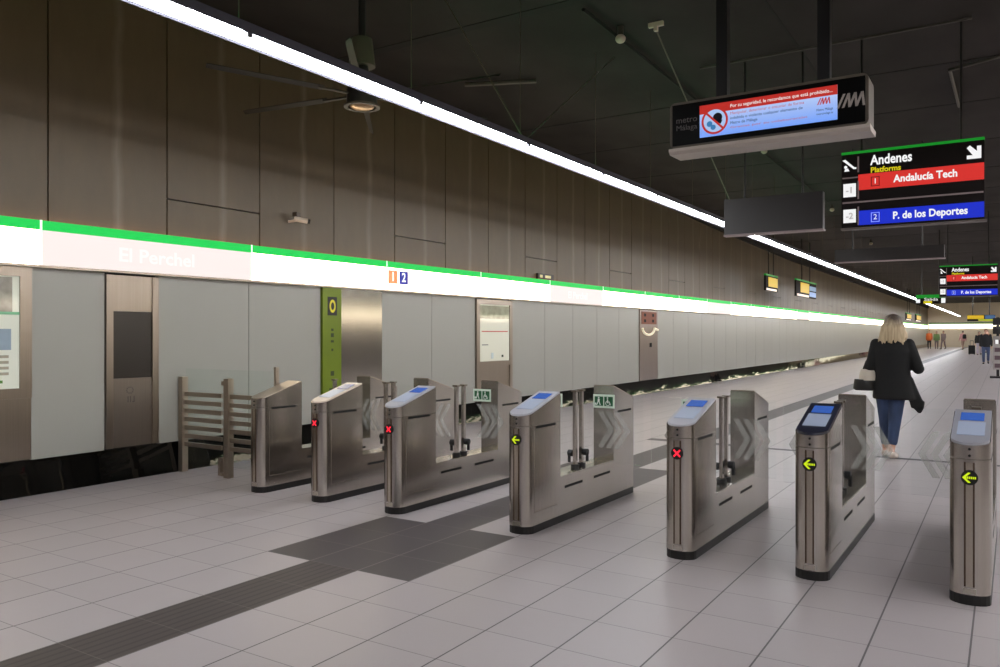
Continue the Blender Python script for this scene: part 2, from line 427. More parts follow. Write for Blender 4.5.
for i in range(6):
    a = math.radians(8+60*i)
    def blade(bm):
        box(bm, .10, .45, -.02, .02, -.008, .008)
        rings(bm, [[(x, -w, -.012), (x, w, .012), (x, w, .020), (x, -w, -.004)] for x, w in ((.4, .03), (.7, .03), (1.42, .024), (1.48, .015))])
    part('blade', blade, mat('fan_blade', (34, 29, 25), .6), t, (0, 0, 0), (0, 0, a), key='fanblade')

# ------------------------------------------------------------------ wall fittings on the left wall
t = thing('framed_notice', 'framed station notice in steel frame at the left edge of the photo', 'notice', (WX, 2.36, .33))
Yl = 1.40
def fr(bm):
    for a in ((0, .10), (Yl-.10, Yl)): box(bm, -.02, .03, a[0], a[1], .55, 1.715)
    box(bm, -.02, .03, .10, Yl-.10, .55, .64); box(bm, -.02, .03, .10, Yl-.10, 1.63, 1.715)
part('frame', fr, STEEL_W, t)
part('lower_plate', bx(-.02, .015, 0, Yl, 0, .548), STEEL_W, t)
part('poster', bx(-.02, .012, .10, Yl-.10, .64, 1.63), mat('poster_white', (205, 208, 196), .05, emit=(200, 205, 190), strength=.25), t)
part('poster_map', bx(.012, .0145, .10, Yl-.16, 1.30, 1.62), mat('poster_map_grey', (150, 146, 136), .05, var=.3, scale=(9, 9, 9), emit=(150, 146, 136), strength=.15), t)
part('poster_line', bx(.0125, .016, .10, Yl-.10, 1.29, 1.315), mat('poster_green', (110, 170, 130), .4, emit=(110, 170, 130), strength=.2), t)
part('poster_photo', bx(.0125, .015, .10, Yl-.17, .98, 1.165), mat('poster_blue', (140, 156, 168), .05, var=.15, scale=(5, 5, 5), emit=(140, 156, 168), strength=.15), t)
for i in range(4): part('poster_text', bx(.0125, .015, .10, Yl-.19, .76+.05*i, .785+.05*i), mat('poster_text_grey', (165, 160, 140), .5), t)
part('poster_badge', bx(.0125, .015, Yl-.36, Yl-.24, .69, .715), mat('poster_badge_green', (80, 130, 50), .5), t)

t = thing('wall_niche_unit', 'steel wall unit with a dark rectangular niche below the station name', 'wall unit', (WX, 4.466, .33))
w = .564
def nf(bm):
    box(bm, -.02, .02, 0, .07, 0, 1.70); box(bm, -.02, .02, w-.07, w, 0, 1.70)
part('side_frame', nf, STEEL_W, t)
part('upper_plate', bx(-.02, .008, .07, w-.07, 1.345, 1.70), STEEL_W, t)
part('lower_plate', bx(-.02, .008, .07, w-.07, 0, .68), steel('niche_steel', (138, 128, 120), .4), t)
part('niche', bx(-.02, .004, .072, w-.072, .682, 1.343), mat('niche_dark', (44, 39, 35), .25), t)
def emblem(bm):
    for a in range(10):
        x = .25+.035*math.cos(a*.63); z = .56+.03*math.sin(a*.63); box(bm, .008, .010, x-.006, x+.006, z-.006, z+.006)
    box(bm, .008, .010, .225, .235, .44, .50); box(bm, .008, .010, .25, .26, .44, .50); box(bm, .008, .010, .275, .30, .44, .45); box(bm, .008, .010, .29, .30, .44, .50)
part('emblem', emblem, mat('emblem_grey', (80, 72, 66), .6), t)

t = thing('info_totem', 'lime green vertical wall pillar with black pictogram square', 'wall panel', (WX, 7.355, .33))
part('panel', bx(-.02, .03, 0, .335, 0, 1.72), mat('lime_green', (104, 124, 18), .3, .25, var=.12, scale=(1, 1, 1.5)), t)
p = part('pictogram_plate', bx(.03, .034, .085, .25, 1.36, 1.60), BLACK, t)
YP = mat('pictogram_yellow', (190, 180, 40), .5, emit=(190, 180, 40), strength=.3)
def ring0(bm):
    n = 24
    rings(bm, [[(.034+dx, .1675+ry*math.cos(2*PI*i/n), 1.48+rz*math.sin(2*PI*i/n)) for i in range(n)] for ry, rz, dx in ((.03, .05, 0), (.055, .085, 0), (.055, .085, .003), (.03, .05, .003), (.03, .05, 0))], cap=False)
part('pictogram', ring0, YP, p)
DG = mat('dark_green_print', (40, 56, 20), .6)
for z0, z1, w2 in ((1.16, 1.19, .04), (1.08, 1.13, .05), (1.01, 1.04, .05), (.90, .93, .03), (.58, .64, .06), (.38, .42, .11)):
    part('printed_mark', bx(.03, .0325, .1675-w2/2, .1675+w2/2, z0, z1), DG, t)
tag(part('steel_wall_panel', bx(WX-.02, WX+.022, 7.695, 8.504, .33, 2.045), steel('panel_steel', (176, 172, 166), .15)), 'wide brushed steel wall panel right of the lime green pillar', 'wall panel')

t = thing('framed_map', 'bright framed network map on a steel wall unit behind the turnstiles', 'notice', (WX, 10.865, .33))
w = 1.12
def fr2(bm):
    box(bm, -.02, .03, 0, .09, 0, 1.70); box(bm, -.02, .03, w-.09, w, 0, 1.70); box(bm, -.02, .03, .09, w-.09, 1.62, 1.70); box(bm, -.02, .03, .09, w-.09, .58, .66)
part('frame', fr2, STEEL_W, t)
part('lower_plate', bx(-.02, .012, .09, w-.09, 0, .58), STEEL_W, t)
part('map_sheet', bx(-.02, .014, .09, w-.09, .66, 1.62), mat('map_sheet', (206, 206, 190), .05, emit=(206, 206, 190), strength=.28), t)
part('map_picture', bx(.0145, .016, .10, w-.10, 1.38, 1.60), mat('map_picture', (150, 150, 130), .05, var=.25, scale=(8, 8, 8), emit=(160, 160, 140), strength=.15), t)
part('map_line', bx(.0145, .016, .16, w-.14, 1.155, 1.172), mat('map_red', (190, 80, 60), .5), t)
part('map_label', bx(.0145, .016, .17, .36, .93, .945), mat('map_grey', (110, 110, 105), .5), t)
part('map_river', bx(.0145, .016, .45, .52, .70, .80), mat('map_paleblue', (190, 205, 205), .5), t)
part('map_badge', bx(.0145, .016, .78, .84, .72, .76), DG, t)

t = thing('fire_cabinet', 'narrow steel wall unit with an orange perforated top, past the turnstiles', 'wall unit', (WX, 17.815, .33))
w = 1.155
part('panel', bx(-.02, .02, 0, w, 0, 1.70), steel('pinkish_steel', (150, 138, 132), .3), t)
part('orange_plate', bx(.02, .03, .10, w-.10, 1.36, 1.66), mat('rust_orange', (120, 66, 42), .6), t)
for yy, z in ((.3, 1.58), (.3, 1.44), (.82, 1.58), (.82, 1.44)): part('hole', bx(.03, .033, yy-.06, yy+.06, z-.035, z+.035), SLOT, t)
def hk(bm):
    for a in range(10):
        a0, a1 = PI+a*PI/10, PI+(a+1)*PI/10
        tube(bm, (.05, .48+.38*math.cos(a0), 1.26+.16*math.sin(a0)), (.05, .48+.38*math.cos(a1), 1.26+.16*math.sin(a1)), .03, n=8)
    tube(bm, (.05, .86, 1.26), (.05, 1.08, 1.22), .03, n=8)
part('curved_handle', hk, mat('pale_handle', (235, 225, 200), .3, emit=(235, 225, 200), strength=.4), t)
part('lock', bx(.02, .03, .62, .74, .80, .90), SLOT, t)

# exit sign and camera on the upper wall
t = thing('exit_sign', 'small black sign with pale pictograms standing on the glowing band', 'sign', (WX, 12.87, 2.483))
part('panel', bx(.0, .05, 0, .60, 0, .10), BLACK, t)
for yy, ww in ((.06, .10), (.26, .22)): part('pictogram', bx(.05, .053, yy, yy+ww, .025, .075), mat('sign_pale', (190, 180, 130), .5, emit=(190, 180, 130), strength=.6), t)
t = thing('security_camera', 'small pale security camera on a bracket above the glowing band', 'camera', (WX, 6.86, 2.84)); t.scale = (.62, .62, .62)
part('bracket', tb((0.01, -.10, -.03), (.18, 0, 0), .025), LAMPW, t)
part('body', tb((.14, -.07, .02), (.30, .13, -.02), .05, n=14), LAMPW, t, smooth=True)
part('lens', tb((.30, .13, -.02), (.33, .165, -.028), .045, n=14), SLOT, t)
part('sunshade', bx(.12, .24, -.10, .0, .06, .14), mat('shade_brown', (70, 60, 50), .6), t)

# ------------------------------------------------------------------ glass barrier by the wall
t = thing('glass_barrier', 'low glass and slat railing between the left wall and first turnstile', 'railing', (-7.335, 5.30, 0))
BS = steel('barrier_steel', (178, 166, 152), .4)
for x in (0, .725):
    p = part('post', bx(-.034, .034, -.035, .035, 0, 1.0), BS, t, (x, 0, 0), bevel=.006)
    part('clamp', bx(-.075, -.03, -.03, .03, .93, .975) if x else bx(-.042, -.03, -.03, .03, .93, .975), BS, p)
    if x > 0:
        part('base_clamp', lambda bm: (box(bm, -.10, -.034, -.05, .03, .16, .20), box(bm, -.10, -.07, -.05, .03, .02, .16), box(bm, -.07, -.034, -.05, .03, .02, .05)), BS, p)
part('post', bx(-.015, .015, -.02, .02, .0, 1.13), BS, t, (1.40, .02, 0))
for i in range(7):
    z = .82 - i*.088
    part('slat', bx(.034, .625, -.012, .012, z-.022, z+.022), BS, t)
    part('slat', bx(.76, 1.38, -.012, .012, z-.022, z+.022), BS, t)
part('glass_pane', bx(-.02, .63, .045, .055, .10, 1.085), GLASS, t)
part('glass_pane', bx(.65, 1.39, .045, .055, .10, 1.085), GLASS, t)

# ------------------------------------------------------------------ ticket gates
HW, GL = .096, 1.945
def outline(y0, y1, r0=0.0, r1=0.0, hw=HW, n=9):
    pts = []
    if r0 > 0:
        for i in range(n+1):
            a = PI + i*PI/n
            pts.append((hw*math.cos(a), y0+r0+r0*math.sin(a)))
    else: pts += [(-hw, y0), (hw, y0)]
    if r1 > 0:
        for i in range(n+1):
            a = i*PI/n
            pts.append((hw*math.cos(a), y1-r1+r1*math.sin(a)))
    else: pts += [(hw, y1), (-hw, y1)]
    return pts
TS = lambda y: .853 + (y/.49)*.142
def prism(bm, o, z0, zt): rings(bm, [[(x, y, z0) for x, y in o], [(x, y, zt(y) if callable(zt) else zt) for x, y in o]])
ZD = .345
def gate(x, lab, reader, signal, left, right):
    """left/right: flap length on that side (0 = none); reader: None/'white'/'dark'/'grey'/'steel'"""
    t = thing('ticket_gate', lab, 'turnstile', (x, 4.925, 0), math.radians(-.5), 'row of steel ticket gates')
    part('plinth', lambda bm: prism(bm, outline(.004, GL-.004, .075, .075, HW+.002), 0, .055), BLACK, t, key='g_pl')
    f = part('front_tower', lambda bm: prism(bm, outline(0, .49, .07), .055, TS), STEEL, t, key='g_ft', smooth=True, bevel=.003)
    r = part('rear_tower', lambda bm: prism(bm, outline(GL-.49, GL, 0, .07), .055, lambda y: TS(GL-y)), STEEL, t, key='g_rt', smooth=True, bevel=.003)
    part('middle_body', bx(-HW, HW, .49, GL-.49, .055, ZD), STEEL, t, key='g_mb')
    part('deck_plate', bx(-HW+.004, HW-.004,   .492, GL-.492, ZD, ZD+.008), steel('deck_steel', (190, 186, 178), .22), t, key='g_dk')
    def seam(bm): prism(bm, outline(-.0008, .491, .07, 0, HW+.0008), .778, .782)
    part('seam', seam, mat('seam_grey', (80, 74, 68), .5), f, key='g_sm')
    def strips(bm):
        for xx, w in ((-.022, .004), (.020, .004)): box(bm, xx-w, xx+w, -.0005, .02, .10, .765)
    part('nose_groove', strips, mat('groove_brown', (74, 56, 42), .5, .6), f, key='g_gr')
    part('nose_strip', bx(-.017, .015, -.002, .02, .10, .765), steel('nose_bright', (200, 190, 176), .25), f, key='g_ns')
    part('nose_dot', lambda bm: (disc(bm, .007, .003, 10, (0, .80)), disc(bm, .007, .003, 10, (0, .835))), SLOT, f, (0, -.002, 0), key='g_nd')
    part('toe_plate', bx(-.03, .03, -.0015, .02, .062, .09), steel('toe_steel', (205, 198, 188), .3), f, key='g_tp')
    for sx in (-1, 1):
        part('side_slot', bx(sx*HW-.001, sx*HW+.001, .12, .41, .758, .776), SLOT, f, key='g_s%d' % sx)
        part('side_slot', bx(sx*HW-.001, sx*HW+.001, GL-.41, GL-.12, .758, .776), SLOT, r, key='g_r%d' % sx)
        part('side_panel_line', lambda bm: (box(bm, sx*HW-.0006, sx*HW+.0006, .094, .098, .15, .74), box(bm, sx*HW-.0006, sx*HW+.0006, .094, .44, .148, .152)), mat('panel_line', (120, 110, 100), .5), f, key='g_l%d' % sx)
        for a, b in ((.56, .86), (1.07, 1.38)):
            part('vent_slot', bx(sx*HW-.001, sx*HW+.001, a, b, .252, .272), SLOT, t, key='g_v%d%d' % (sx, int(a*100)))
    # top cap with the card reader, following the slope
    sl = math.atan(.155/.45)
    if reader:
        bz = {'white': WHITEP, 'dark': mat('navy_bezel', (34, 36, 52), .3), 'grey': GREYP, 'steel': mat('pinkish_cap', (214, 198, 186), .35)}[reader]
        cap = part('reader_panel', lambda bm: rings(bm, [[(xx*.96, yy+.006, TS(yy)+.001) for xx, yy in outline(0, .48, .07)], [(xx*.95, yy+.008, TS(yy)+.014) for xx, yy in outline(0, .48, .07)]]), bz, f, key='g_cap' + reader)
        if reader != 'steel' or True:
            def quad(y0, y1, hw, h):
                return lambda bm: rings(bm, [[(-hw, y0, TS(y0)+h-.003), (hw, y0, TS(y0)+h-.003), (hw, y1, TS(y1)+h-.003), (-hw, y1, TS(y1)+h-.003)], [(-hw, y0, TS(y0)+h), (hw, y0, TS(y0)+h), (hw, y1, TS(y1)+h), (-hw, y1, TS(y1)+h)]])
            part('display', quad(.32, .43, .058, .0165), LCD_D if reader == 'steel' else LCD, cap, key='g_lcd' + str(reader == 'steel'))
            part('reader_pad', quad(.11, .295, .066, .0165), PAD, cap, key='g_pad')
    else:
        part('top_cap', lambda bm: rings(bm, [[(xx*.97, yy+.003, TS(yy)+.001) for xx, yy in outline(0, .48, .07)], [(xx*.96, yy+.004, TS(yy)+.008) for xx, yy in outline(0, .48, .07)]]), STEEL_W, f, key='g_tc')
    part('top_cap', lambda bm: rings(bm, [[(xx*.97, GL-.004-yy, TS(yy)+.001) for xx, yy in outline(0, .48, .07)], [(xx*.96, GL-.005-yy, TS(yy)+.010) for xx, yy in outline(0, .48, .07)]]), STEEL_W, r, key='g_tcr')
    if signal:
        s = part('signal_disc', lambda bm: disc(bm, .040, .004), SLOT, t, (0, -.0075, .684), key='g_sd')
        if signal == 'cross':
            def cr(bm):
                for a in (PI/4, -PI/4):
                    u = Vector((math.cos(a), math.sin(a))); v = Vector((-u.y, u.x))
                    poly(bm, [tuple(u*.030*i + v*.0048*j) for i, j in ((-1, -1), (1, -1), (1, 1), (-1, 1))], .002)
            part('cross_symbol', cr, RED_E, s, (0, -.0025, 0), key='g_x')
        else:
            def ar(bm):
                poly(bm, [(-.034, 0), (-.006, .028), (.006, .026), (-.014, .006), (-.014, -.006), (.006, -.026), (-.006, -.028)], .002)
                for i in range(5): poly(bm, [(-.012+.009*i, -.006), (-.006+.009*i, -.006), (-.006+.009*i, .006), (-.012+.009*i, .006)], .002)
            part('arrow_symbol', ar, YEL_E, s, (0, -.0025, 0), key='g_a')
    ym = GL/2
    for sgn, L, yy in ((-1, left, ym-.055), (1, right, ym+.055)):
        if L <= 0: continue
        p = part('pivot_post', bx(-.013, .013, -.018, .018, ZD+.008, .975), STEEL, t, (0, yy, 0), key='g_pp', bevel=.003)
        part('post_cap', bx(-.026, .026, -.024, .024, .975, .99), STEEL_D, p, key='g_pc')
        part('hinge_foot', lambda bm: (tube(bm, (0, 0, ZD+.008), (0, 0, ZD+.035), .036), tube(bm, (sgn*.02, 0, .47), (sgn*.06, 0, .47), .028), tube(bm, (sgn*.055, 0, .47), (sgn*.055, 0, ZD+.05), .013)), DARK, p, key='g_hf%d' % sgn)
        x0, x1 = (.022, L) if sgn > 0 else (-L, -.022)
        g = part('glass_flap', bx(x0, x1, -.005, .005, .40, .965), GLASS_F, t, (0, yy, 0), key='g_fl%d%.2f' % (sgn, L))
        wide = L > .45
        s0, pit, tip, aw = (.15, .072, .10, .048) if wide else (.055, .072, .085, .044)
        def chev(bm):
            for q in range(3):
                a = s0+pit*q
                P = [(a, .82), (a+aw, .82), (a+aw+tip, .67), (a+aw, .52), (a, .52), (a+tip, .67)]
                if sgn < 0: P = [(-xx, z) for xx, z in P]
                poly(bm, P, .001)
        part('chevron_marking', chev, FROST, g, (0, -.0065, 0), key='g_ch%d%s' % (sgn, wide))
        if wide:
            sx0 = .115 if sgn > 0 else -.305
            sg = part('access_sign', bx(sx0, sx0+.19, -.009, -.006, .845, .955), mat('sign_pale_green', (200, 214, 200), .5, emit=(200, 214, 200), strength=.15), g, key='g_as%d' % sgn)
            GR = mat('access_green', (24, 92, 56), .5)
            def sq(bm):
                for a in (sx0+.014, sx0+.100): box(bm, a, a+.076, -.0105, -.0085, .862, .938)
            part('green_square', sq, GR, sg, key='g_gs%d' % sgn)
            def figs(bm):
                # walking figure with a case, and a wheelchair user
                a = sx0+.05
                disc(bm, .007, .001, 10, (a, .928)); poly(bm, [(a-.010, .895), (a+.008, .895), (a+.010, .919), (a-.008, .919)], .001)
                poly(bm, [(a-.010, .895), (a-.002, .895), (a-.014, .868), (a-.022, .868)], .001); poly(bm, [(a, .895), (a+.008, .895), (a+.018, .868), (a+.010, .868)], .001)
                poly(bm, [(a-.034, .868), (a-.022, .868), (a-.022, .886), (a-.034, .886)], .001)
                b = sx0+.135
                disc(bm, .007, .001, 10, (b-.006, .928)); poly(bm, [(b-.012, .893), (b-.002, .893), (b, .918), (b-.010, .918)], .001)
                poly(bm, [(b-.012, .893), (b+.016, .893), (b+.024, .872), (b+.016, .870), (b+.010, .886), (b-.012, .886)], .001)
                disc(bm, .021, .001, 18, (b-.004, .885), .016)
            part('pictogram', figs, mat('pictogram_white', (230, 238, 230), .5), sg, (0, -.0115, 0), key='g_fg%d' % sgn)
    return t
NR, WD = .365, .55
gate(-5.79, 'steel ticket gate beside the slat railing, plain top without reader, leftmost of the row', None, None, 0, NR)
gate(-5.015, 'steel ticket gate with red cross, second from the left, before the green pillar', 'steel', 'cross', NR, NR)
gate(-4.185, 'steel ticket gate with red cross at the dark tactile tiles, third from left', 'white', 'cross', NR, WD)
gate(-2.988, 'steel ticket gate with green arrow and two pictogram flaps, middle of the row', 'white', 'arrow', WD, WD)
gate(-1.778, 'steel ticket gate with white bezel and red cross, third from the right', 'white', 'cross', WD, NR)
gate(-.970, 'steel ticket gate with dark bezel and lime arrow, second from the right', 'dark', 'arrow', NR, NR)
gate(-.160, 'steel ticket gate with grey bezel and lime arrow at the right edge', 'grey', 'arrow', NR, 0)

# ------------------------------------------------------------------ hanging signs
SIGN_K = mat('sign_black', (28, 24, 24), .8, spec=.1)
W_E = lamp_mat('sign_white_light', (250, 250, 250), .95)
Y_E = lamp_mat('sign_yellow_light', (226, 208, 20), .85)
R_E = lamp_mat('sign_red_light', (228, 52, 46), .85)
B_E = lamp_mat('sign_blue_light', (24, 48, 214), .85)
G_E = lamp_mat('sign_green_light', (20, 146, 40), .85)
GREYBAR = mat('sign_grey_bar', (112, 98, 98), .5, emit=(112, 98, 98), strength=.35)

# passenger screen
t = thing('passenger_screen', 'hanging black screen board showing a red and blue safety notice', 'screen', (-1.51, 6.0, 2.90))
W2, H2 = .715, .36
def case(bm):
    pts = []
    for cx, cz, a0 in ((W2-.04, H2-.04, 0), (-W2+.04, H2-.04, PI/2), (-W2+.04, .04, PI), (W2-.04, .04, 1.5*PI)):
        for i in range(5): pts.append((cx+.04*math.cos(a0+i*PI/8), cz+.04*math.sin(a0+i*PI/8)))
    poly(bm, pts, .26)
part('casing', case, mat('screen_casing_grey', (86, 78, 70), .45), t)
def facep(bm):
    poly(bm, [(-W2+.02, .02), (W2-.02, .02), (W2-.02, H2-.02), (-W2+.02, H2-.02)], .004)
part('front_glass', facep, mat('screen_front_black', (8, 8, 9), .3, spec=.2), t, (0, -.004, 0))
part('bottom_ledge', lambda bm: rings(bm, [[(xx, -.03, -.003), (xx, .26, -.003), (xx, .24, -.042), (xx, .0, -.046), (xx, -.03, -.026)] for xx in (-W2, W2+.014)]), mat('ledge_grey', (178, 168, 160), .4), t)
SX0, SX1, SZ0, SZ1 = -.475, .515, .06, .305
def grad():
    m, nt, b = new_nodes('screen_picture'); g = NG(nt)
    tc = nt.nodes.new('ShaderNodeTexCoord'); sp = nt.nodes.new('ShaderNodeSeparateXYZ'); nt.links.new(tc.outputs['Object'], sp.inputs[0])
    f = g.m('MULTIPLY', g.m('SUBTRACT', sp.outputs['Z'], SZ0), 1/(SZ1-SZ0))
    c = g.mix(f, lin((112, 160, 250)), lin((196, 214, 246)))
    nt.links.new(c, b.inputs['Emission Color']); b.inputs['Emission Strength'].default_value = .95
    b.inputs['Base Color'].default_value = (.05, .05, .05, 1); b.inputs['Roughness'].default_value = .3
    return m
sc = part('display', lambda bm: poly(bm, [(SX0, SZ0), (SX1, SZ0), (SX1, SZ1), (SX0, SZ1)], .002), grad(), t, (0, -.0065, 0))
SRED = lamp_mat('screen_red', (204, 48, 40), .8); SNAVY = lamp_mat('screen_navy', (36, 62, 120), .7); SINK = lamp_mat('screen_ink', (10, 10, 20), .8); SPINK = lamp_mat('screen_rose', (205, 110, 130), .8)
part('header_strip', lambda bm: poly(bm, [(SX0, SZ1-.068), (SX1, SZ1-.068), (SX1, SZ1), (SX0, SZ1)], .001), SRED, sc, (0, -.0015, 0))
hd = (0, -.003, 0)
text('Por su seguridad, le recordamos que está prohibido...', .036, W_E, sc, (SX0+.235, -.003, SZ1-.036), fit=.72)
text('Manipular, deteriorar o ensuciar de forma', .030, SPINK, sc, (SX0+.235, -.003, SZ1-.092), fit=.53)
text('indebida o violenta cualquier elemento de', .030, SNAVY, sc, (SX0+.235, -.003, SZ1-.128), fit=.52)
text('Metro de Málaga', .030, SNAVY, sc, (SX0+.235, -.003, SZ1-.164), fit=.2)
text('Gracias por su colaboración', .022, SPINK, sc, (SX0+.235, -.003, SZ1-.198), fit=.55)
part('prohibition_disc', lambda bm: disc(bm, .088, .001), lamp_mat('screen_pale', (176, 204, 246), .9), sc, (SX0+.118, -.003, SZ0+.115))
part('prohibition_blot', lambda bm: (disc(bm, .036, .001, 20, (.022, .022)), poly(bm, [(-.01, .01), (.06, .0), (.045, -.03)], .001)), SINK, sc, (SX0+.118, -.0042, SZ0+.115))
part('prohibition_blot', lambda bm: (disc(bm, .022, .001, 16, (-.04, -.02)), disc(bm, .02, .001, 16, (-.012, -.048))), lamp_mat('screen_teal', (60, 130, 190), .8), sc, (SX0+.118, -.0042, SZ0+.115))
def proh(bm):
    disc(bm, .102, .001, 36, r_in=.086)
    u = Vector((math.cos(-PI/4), math.sin(-PI/4))); v = Vector((-u.y, u.x))
    poly(bm, [tuple(u*.088*i + v*.008*j) for i, j in ((-1, -1), (1, -1), (1, 1), (-1, 1))], .001)
part('prohibition_ring', proh, SRED, sc, (SX0+.118, -.0055, SZ0+.115))
def mlogo(s):
    def b(bm):
        w = .17*s; st = .2
        for p in (((0, 0), (.35, 1)), ((.28, .0), (.58, 1)), ((.58, 1), (.62, .0)), ((.62, .0), (.92, 1)), ((.92, 1), (.98, .0)), ((.98, .0), (1.28, 1)), ((1.28, 1), (1.36, 0))):
            (xa, za), (xb, zb) = p
            poly(bm, [(xa*w*.64, za*w*.5), (xa*w*.64+.014*s, za*w*.5), (xb*w*.64+.014*s, zb*w*.5), (xb*w*.64, zb*w*.5)] if za < zb else [(xb*w*.64, zb*w*.5), (xb*w*.64+.014*s, zb*w*.5), (xa*w*.64+.014*s, za*w*.5), (xa*w*.64, za*w*.5)], .001)
    return b
part('logo', mlogo(1.15), mat('logo_grey', (120, 112, 108), .4, emit=(120, 112, 108), strength=.35), t, (.508, -.0065, .135))
part('logo', mlogo(.55), SRED, sc, (SX1-.135, -.003, SZ1-.125))
text('Metro Málaga', .026, SNAVY, sc, (SX1-.14, -.003, SZ1-.162), fit=.11); text('metromalaga.es', .022, SNAVY, sc, (SX1-.14, -.003, SZ1-.19), fit=.11)
LG = mat('logo_dim', (70, 66, 66), .5, emit=(70, 66, 66), strength=.3)
text('metro', .066, LG, t, (-W2+.05, -.0065, .215), fit=.165); text('Málaga', .058, LG, t, (-W2+.05, -.0065, .155), fit=.165)
for x in (-.335, .405): part('hanger_column', bx(x-.042, x+.042, .09, .17, H2, ZC-2.90-.001), DARK, t)

def rods(t, xs, z0, z1, r=.014):
    for x in xs: part('hanger_rod', tb((x, .05, z0), (x, .05, z1), r, n=8), DARK, t)

def platform_sign(loc, lab, S=1.0):
    t = thing('platform_sign', lab, 'sign', loc, 0, 'Andenes platform signs')
    W, H = 1.43, .885
    part('board', bx(0, W, 0, .10, 0, H-.03), SIGN_K, t)
    part('top_edge', bx(0, W, -.006, .106, H-.03, H), G_E, t)
    part('bottom_edge', bx(-.01, W+.02, -.012, .11, -.02, .0), mat('sign_edge_grey', (96, 88, 84), .5), t)
    part('row_divider', lambda bm: (box(bm, .01, W-.01, -.006, 0, .285, .303), box(bm, .01, .175, -.006, 0, .575, .59)), GREYBAR, t)
    part('column_divider', lambda bm: [box(bm, .172, .188, -.006, 0, a, b) for a, b in ((.03, .24), (.33, .54), (.64, .82))], GREYBAR, t)
    rs = part('red_row', bx(.18, W-.004, -.005, 0, .43, .61), R_E, t)
    bs = part('blue_row', bx(.18, W-.004, -.005, 0, .025, .19), B_E, t)
    text('Andenes', .155, W_E, t, (.31, -.004, .755), bold=.004, fit=.43)
    text('Platforms', .085, Y_E, t, (.31, -.004, .645), bold=.0025, fit=.31)
    text('Andalucía Tech', .115, W_E, rs, (.55, -.008, .52), bold=.0032, fit=.63)
    text('P. de los Deportes', .115, W_E, bs, (.54, -.008, .105), bold=.0032, fit=.73)
    def fr1(bm, z):
        for a in ((.315, .405, z-.055, z-.047), (.315, .405, z+.047, z+.055), (.315, .323, z-.055, z+.055), (.397, .405, z-.055, z+.055)): box(bm, a[0], a[1], -.0075, -.005, a[2], a[3])
    part('number_frame', lambda bm: fr1(bm, .515), mat('dark_red_line', (110, 20, 20), .5), rs); text('1', .085, W_E, rs, (.36, -.008, .515), align='CENTER')
    part('number_frame', lambda bm: fr1(bm, .105), mat('pale_blue_line', (140, 160, 240), .5, emit=(140, 160, 240), strength=.6), bs); text('2', .085, W_E, bs, (.36, -.008, .105), align='CENTER')
    def arrow(bm):
        poly(bm, [(.0, .12), (.028, .148), (.095, .08), (.095, .135), (.135, .135), (.135, .0), (.0, .0), (.0, .04), (.055, .04)], .001)
    part('arrow', arrow, W_E, t, (W-.165, -.003, .66))
    def esc(bm):
        poly(bm, [(.0, .13), (.03, .14), (.13, .04), (.15, .04), (.15, .02), (.12, .02)], .001); disc(bm, .018, .001, 12, (.035, .05)); poly(bm, [(.02, .0), (.075, .0), (.06, .035), (.03, .03)], .001)
    part('stairs_pictogram', esc, W_E, t, (.01, -.003, .66))
    for z, n in ((.36, '-1'), (.06, '-2')):
        q = part('level_square', bx(.02, .155, -.004, 0, z, z+.155), W_E, t)
        text(n, .1, mat('level_grey', (170, 165, 165), .5, emit=(170, 165, 165), strength=.5), q, (.0875, -.006, z+.075), align='CENTER', bold=.002)
    rods(t, (.21, 1.21), H, ZC-loc[2]-.001)
    return t
platform_sign((-1.615, 10.0, 2.685), 'platform sign with green top, red and blue rows, larger and nearer one')
platform_sign((-1.60, 26.2, 2.53), 'platform sign with green top, red and blue rows, smaller one far behind')

def blank(loc, W, H, lab, xs):
    t = thing('blank_sign', lab, 'sign', loc, 0, 'dark unlit hanging signs')
    part('board', bx(0, W, 0, .12, 0, H), mat('blank_board', (40, 36, 36), .35, spec=.5), t)
    part('bottom_edge', bx(-.01, W+.01, -.01, .13, -.02, 0), GREYBAR, t)
    rods(t, xs, H, ZC-loc[2]-.001)
blank((-3.04, 10.15, 2.72), 1.19, .45, 'dark unlit hanging panel covering part of the light line', (.25, .95))
blank((-2.70, 16.0, 2.80), 1.80, .23, 'long thin dark unlit hanging panel farther back, below the platform sign', (.3, 1.45))

# other small hanging signs, parallel to the wall
def side_sign(y, L, z0, H, lab, blue):
    t = thing('direction_sign', lab, 'sign', (-6.2, y, z0), 0, 'yellow direction signs by the wall')
    part('board', bx(-.06, 0, 0, L, 0, H), SIGN_K, t)
    part('yellow_face', bx(0, .006, L*.2, L*(.62 if blue else .98), H*.28, H*.92), lamp_mat('amber_sign', (232, 192, 0), .8), t)
    part('top_edge', bx(-.06, .008, 0, L, H, H+.05), G_E, t)
    part('white_strip', bx(0, .006, L*.04, L*(.6 if blue else .9), H*.02, H*.16), mat('sign_cream', (220, 205, 190), .5, emit=(220, 205, 190), strength=.7), t)
    if blue:
        part('blue_face', bx(0, .006, L*.64, L*.98, H*.5, H*.8), lamp_mat('pale_blue_sign', (110, 150, 190), .7), t)
        part('blue_face', bx(0, .006, L*.64, L*.98, H*.1, H*.42), lamp_mat('pale_blue_sign2', (150, 180, 230), .8), t)
    for a in (L*.3, L*.7): part('hanger_rod', tb((-.03, a, H+.05), (-.03, a, ZC-z0-.001), .02, n=6), DARK, t)
SY1, SL1, SY2, SL2 = 66.0, 4.0, 73.5, 5.0
side_sign(25.0, 1.5, 2.80, .46, 'yellow sign with white strip hanging near the wall, left one of two', False)
side_sign(29.2, 3.5, 2.80, .56, 'yellow and pale blue sign hanging near the wall, right one of two', True)
side_sign(SY1, SL1, 2.50, .5, 'tiny yellow sign near the wall right of the blonde head, left one', False)
